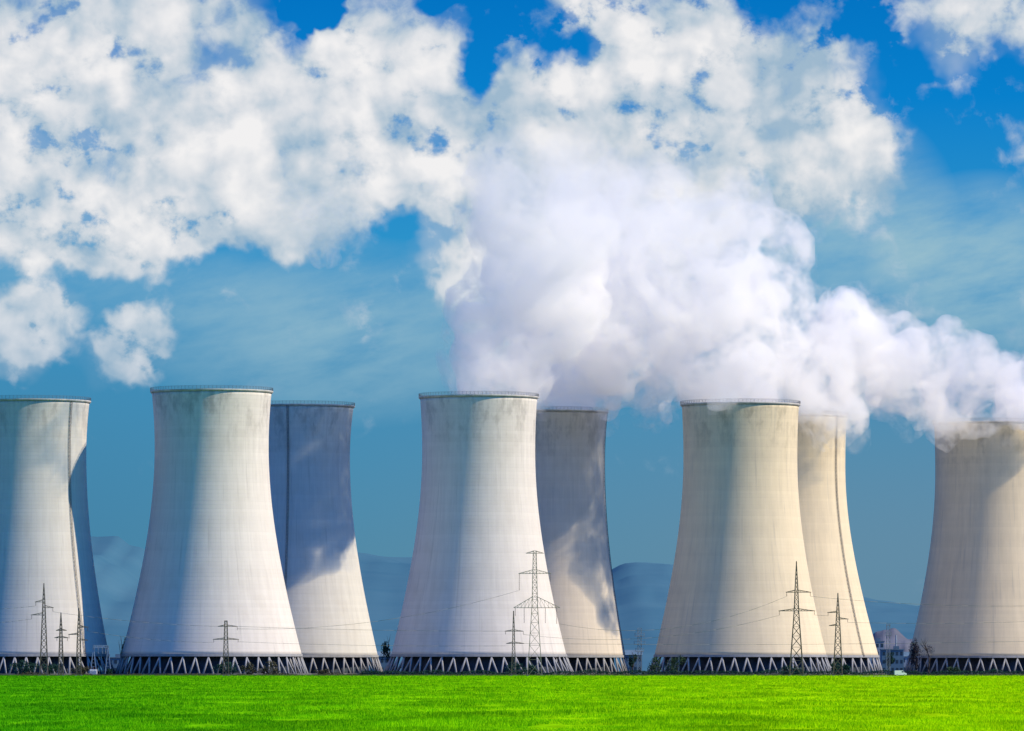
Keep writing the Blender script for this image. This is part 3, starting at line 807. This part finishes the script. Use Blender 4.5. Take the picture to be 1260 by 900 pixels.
# ---------------------------------------------------------------- far buildings in the gaps
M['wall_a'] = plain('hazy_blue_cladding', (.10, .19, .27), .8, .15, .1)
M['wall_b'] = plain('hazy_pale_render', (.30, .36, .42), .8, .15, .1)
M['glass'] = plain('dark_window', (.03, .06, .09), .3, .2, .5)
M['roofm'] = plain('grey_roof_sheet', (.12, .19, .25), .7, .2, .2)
M['white'] = plain('white_paint', (.80, .82, .82), .4, .05, 1)
M['tyre'] = plain('tyre_rubber', (.02, .02, .02), .9, .2, 2)
def building(x0, x1, ytop, D, wall, label, floors=3, cols=5, pitched=False, stacks=()):
    k = D/F; X0, X1 = wx(x0, D), wx(x1, D); w = X1-X0; H = wz(ytop, D); dp = 14
    t = thing('industrial_building', label, 'building', ((X0+X1)/2, D, 0), 0, 'buildings far behind the cooling towers')
    wl = MB(); wl.box((0, dp/2, H/2), (w, dp, H)); wl.build('wall', wall, t)
    rf = MB()
    if pitched:
        i = 0
        rf.v = [Vector(q) for q in ((-w/2-.4, -.5, H), (w/2+.4, -.5, H), (w/2+.4, dp+.5, H), (-w/2-.4, dp+.5, H), (-w/2-.4, dp/2, H+2.6), (w/2+.4, dp/2, H+2.6))]
        rf.f = [(0, 1, 5, 4), (2, 3, 4, 5), (0, 4, 3), (1, 2, 5), (3, 2, 1, 0)]
    else:
        rf.box((0, dp/2, H+.25), (w+.6, dp+.6, .5)); rf.box((w*.2, dp/2, H+1.3), (w*.25, 3, 1.6))
    rf.build('roof', M['roofm'], t)
    fh = H/floors
    for r_ in range(floors):
        for c in range(cols):
            cx = -w/2+w*(c+.5)/cols; cz = fh*(r_+.55)
            mb = MB(); mb.box((cx, -.04, cz), (w/cols*.55, .06, fh*.45)); wn = mb.build('window', M['glass'], t)
    mb = MB(); mb.box((-w*.3, -.05, 1.4), (2.2, .08, 2.8)); mb.build('door', M['roofm'], t)
    for sx, sh in stacks:
        mb = MB(); mb.cyl((sx*w, dp*.6, H*.9), (sx*w, dp*.6, H+sh), .5, 12, .38); mb.build('chimney', M['wall_b'], t)
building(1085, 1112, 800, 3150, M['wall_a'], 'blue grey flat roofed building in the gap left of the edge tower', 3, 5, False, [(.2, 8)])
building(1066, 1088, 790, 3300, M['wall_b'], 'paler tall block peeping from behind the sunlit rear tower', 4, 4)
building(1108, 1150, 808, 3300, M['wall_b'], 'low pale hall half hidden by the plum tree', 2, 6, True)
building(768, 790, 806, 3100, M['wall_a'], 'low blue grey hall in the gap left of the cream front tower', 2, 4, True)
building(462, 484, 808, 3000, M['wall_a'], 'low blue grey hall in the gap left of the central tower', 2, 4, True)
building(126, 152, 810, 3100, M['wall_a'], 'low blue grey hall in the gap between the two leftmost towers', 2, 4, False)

# lattice mast with platforms in the central gap
def mast(px, ytop, D, label, plats, mat):
    k = D/F; H = wz(ytop, D)
    t = thing('lattice_mast', label, 'mast', (wx(px, D), D, 0), 0, 'masts between the cooling towers')
    mb = MB(); a = .8; z = 0
    while z < H:
        z1 = min(H, z+2)
        cs = [(-a, -a), (a, -a), (a, a), (-a, a)]
        for i in range(4):
            p, q = cs[i], cs[(i+1) % 4]
            mb.bar((*p, z), (*p, z1), .22); mb.bar((*p, z), (*q, z1), .12); mb.bar((*p, z1), (*q, z1), .12)
        z = z1
    mb.build('lattice_body', mat, t)
    for y, hw in plats:
        z = wz(y, D); pb = MB(); pb.box((0, 0, z), (hw*2*k, 2.4, .3)); 
        for sx in (-1, 1): pb.bar((sx*hw*k*.95, 0, z), (sx*hw*k*.95, 0, z+1.6), .2)
        pb.bar((-hw*k*.95, 0, z+1.3), (hw*k*.95, 0, z+1.3), .14)
        pb.build('platform', mat, t)
mast(787, 773, 2700, 'grey lattice mast with platforms in the gap left of the cream front tower', [(783, 6), (793, 7), (802, 5)], M['blue_steel'])
mast(1093, 768, 2900, 'slim lattice mast in the right hand gap among the far buildings', [(782, 4)], M['blue_steel'])

# substation gantry with pale equipment in the gap of the leftmost towers
t = thing('substation_gantry', 'pale blue steel gantry with hanging gear between the two leftmost towers', 'gantry', (wx(124, 2480), 2480, 0), 0)
k = 2480/F
for sx in (-1, 1):
    mb = MB(); X = sx*9*k
    mb.bar((X-1.3, 0, 0), (X, 0, wz(795, 2480)), .3); mb.bar((X+1.3, 0, 0), (X, 0, wz(795, 2480)), .3)
    for i in range(5):
        z = 1.5*(i+.6); f0 = 1.3*(1-z/wz(795, 2480)); mb.bar((X-f0, 0, z), (X+f0, 0, z), .14)
    mb.build('post', M['blue_steel'], t)
mb = MB(); z = wz(797, 2480)
mb.bar((-9*k, -.5, z), (9*k, -.5, z), .22); mb.bar((-9*k, .5, z), (9*k, .5, z), .22); mb.bar((-9*k, 0, z+.9), (9*k, 0, z+.9), .22)
for i in range(8):
    x = -9*k+18*k*i/8; mb.bar((x, -.5, z), (x+9*k/8, 0, z+.9), .1); mb.bar((x+9*k/8, 0, z+.9), (x+18*k/8, .5, z), .1)
mb.build('beam', M['blue_steel'], t)
for x in (-8, -3, 2, 6):
    mb = MB()
    for i in range(7): mb.cyl((x*k, 0, z-.3-i*.35), (x*k, 0, z-.5-i*.35), .28, 8, .12)
    mb.build('insulator', M['white'], t)
tr = thing('transformer', 'small pale transformer box under the gantry of the two leftmost towers', 'transformer', (wx(115, 2470), 2470, 0), 0)
mb = MB(); mb.box((0, 0, 1.5), (3, 2, 2.4))
for i in range(8): mb.box((-1.4+i*.4, -1.15, 1.4), (.08, .3, 1.9))
mb.build('tank', M['white'], tr)
for x in (-.9, 0, .9):
    mb = MB()
    for i in range(4): mb.cyl((x, 0, 2.75+i*.3), (x, 0, 2.95+i*.3), .2, 8, .1)
    mb.build('bushing', M['insul'], tr)
mb = MB(); mb.box((0, 0, .15), (3.6, 2.6, .3)); mb.build('plinth', M['basin'], tr)

# white van parked beyond the hedge
def prism(mb, prof, y0, y1):
    i = len(mb.v); n = len(prof)
    for yy in (y0, y1):
        for x, z in prof: mb.v.append(Vector((x, yy, z)))
    for q in range(n): mb.f.append((i+q, i+(q+1) % n, i+n+(q+1) % n, i+n+q))
    mb.f.append(tuple(range(i+n-1, i-1, -1))); mb.f.append(tuple(range(i+n, i+2*n)))
vt = thing('van', 'white van parked by the hedge in the right hand gap', 'van', (wx(1108, 2392), 2392, .02), R(6))
mb = MB(); prism(mb, [(-2.4, .45), (2.3, .45), (2.45, .9), (2.3, 1.15), (1.55, 1.35), (1.0, 2.15), (.8, 2.25), (-2.3, 2.25), (-2.45, 2.1)], -.95, .95); mb.build('body', M['white'], vt)
mb = MB(); mb.box((.75, -.96, 1.72), (.75, .04, .5)); mb.build('window', M['glass'], vt)
mb = MB(); prism(mb, [(1.57, 1.37), (1.61, 1.40), (1.06, 2.13), (1.02, 2.11)], -.85, .85); mb.build('windscreen', M['glass'], vt)
for x in (-1.5, 1.5):
    for yy in (-.85, .85):
        mb = MB(); mb.cyl((x, yy-.13, .36), (x, yy+.13, .36), .36, 16); w_ = mb.build('wheel', M['tyre'], vt)
        mb = MB(); mb.cyl((x, yy-.15, .36), (x, yy+.15, .36), .2, 12); mb.build('rim', M['white'], w_)

# pale quarry on the hill foot in the right hand gap
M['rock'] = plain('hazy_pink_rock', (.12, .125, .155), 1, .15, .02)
v = []; f = []; nx_, ny_ = 50, 10
for j in range(ny_):
    for i in range(nx_):
        s = i/(nx_-1); q = j/(ny_-1)
        px = 1050+95*s; Y = 6000+260*q
        hgt = (HY-773)*Y/F*(math.sin(PI*s)**.45)*min(1, (q*1.25)**.5)
        v.append((wx(px, Y), Y, max(-2, hgt*(1+.22*mnoise.noise(Vector((s*5, q*1, 2))))+1*mnoise.noise(Vector((s*14, q*3, 7))))))
for j in range(ny_-1):
    for i in range(nx_-1): a = j*nx_+i; f.append((a, a+1, a+nx_+1, a+nx_))
tag(mesh_obj('quarry_slope', v, f, M['rock']), 'pale pinkish quarry slope below the hills in the right hand gap', None, None, 'structure')
# ---------------------------------------------------------------- render settings
sc.view_settings.view_transform = 'Standard'; sc.view_settings.look = 'None'; sc.view_settings.exposure = 0
cy = sc.cycles
cy.volume_bounces = 9; cy.max_bounces = 11; cy.diffuse_bounces = 1; cy.glossy_bounces = 1; cy.transmission_bounces = 2
cy.transparent_max_bounces = 8
cy.use_denoising = True
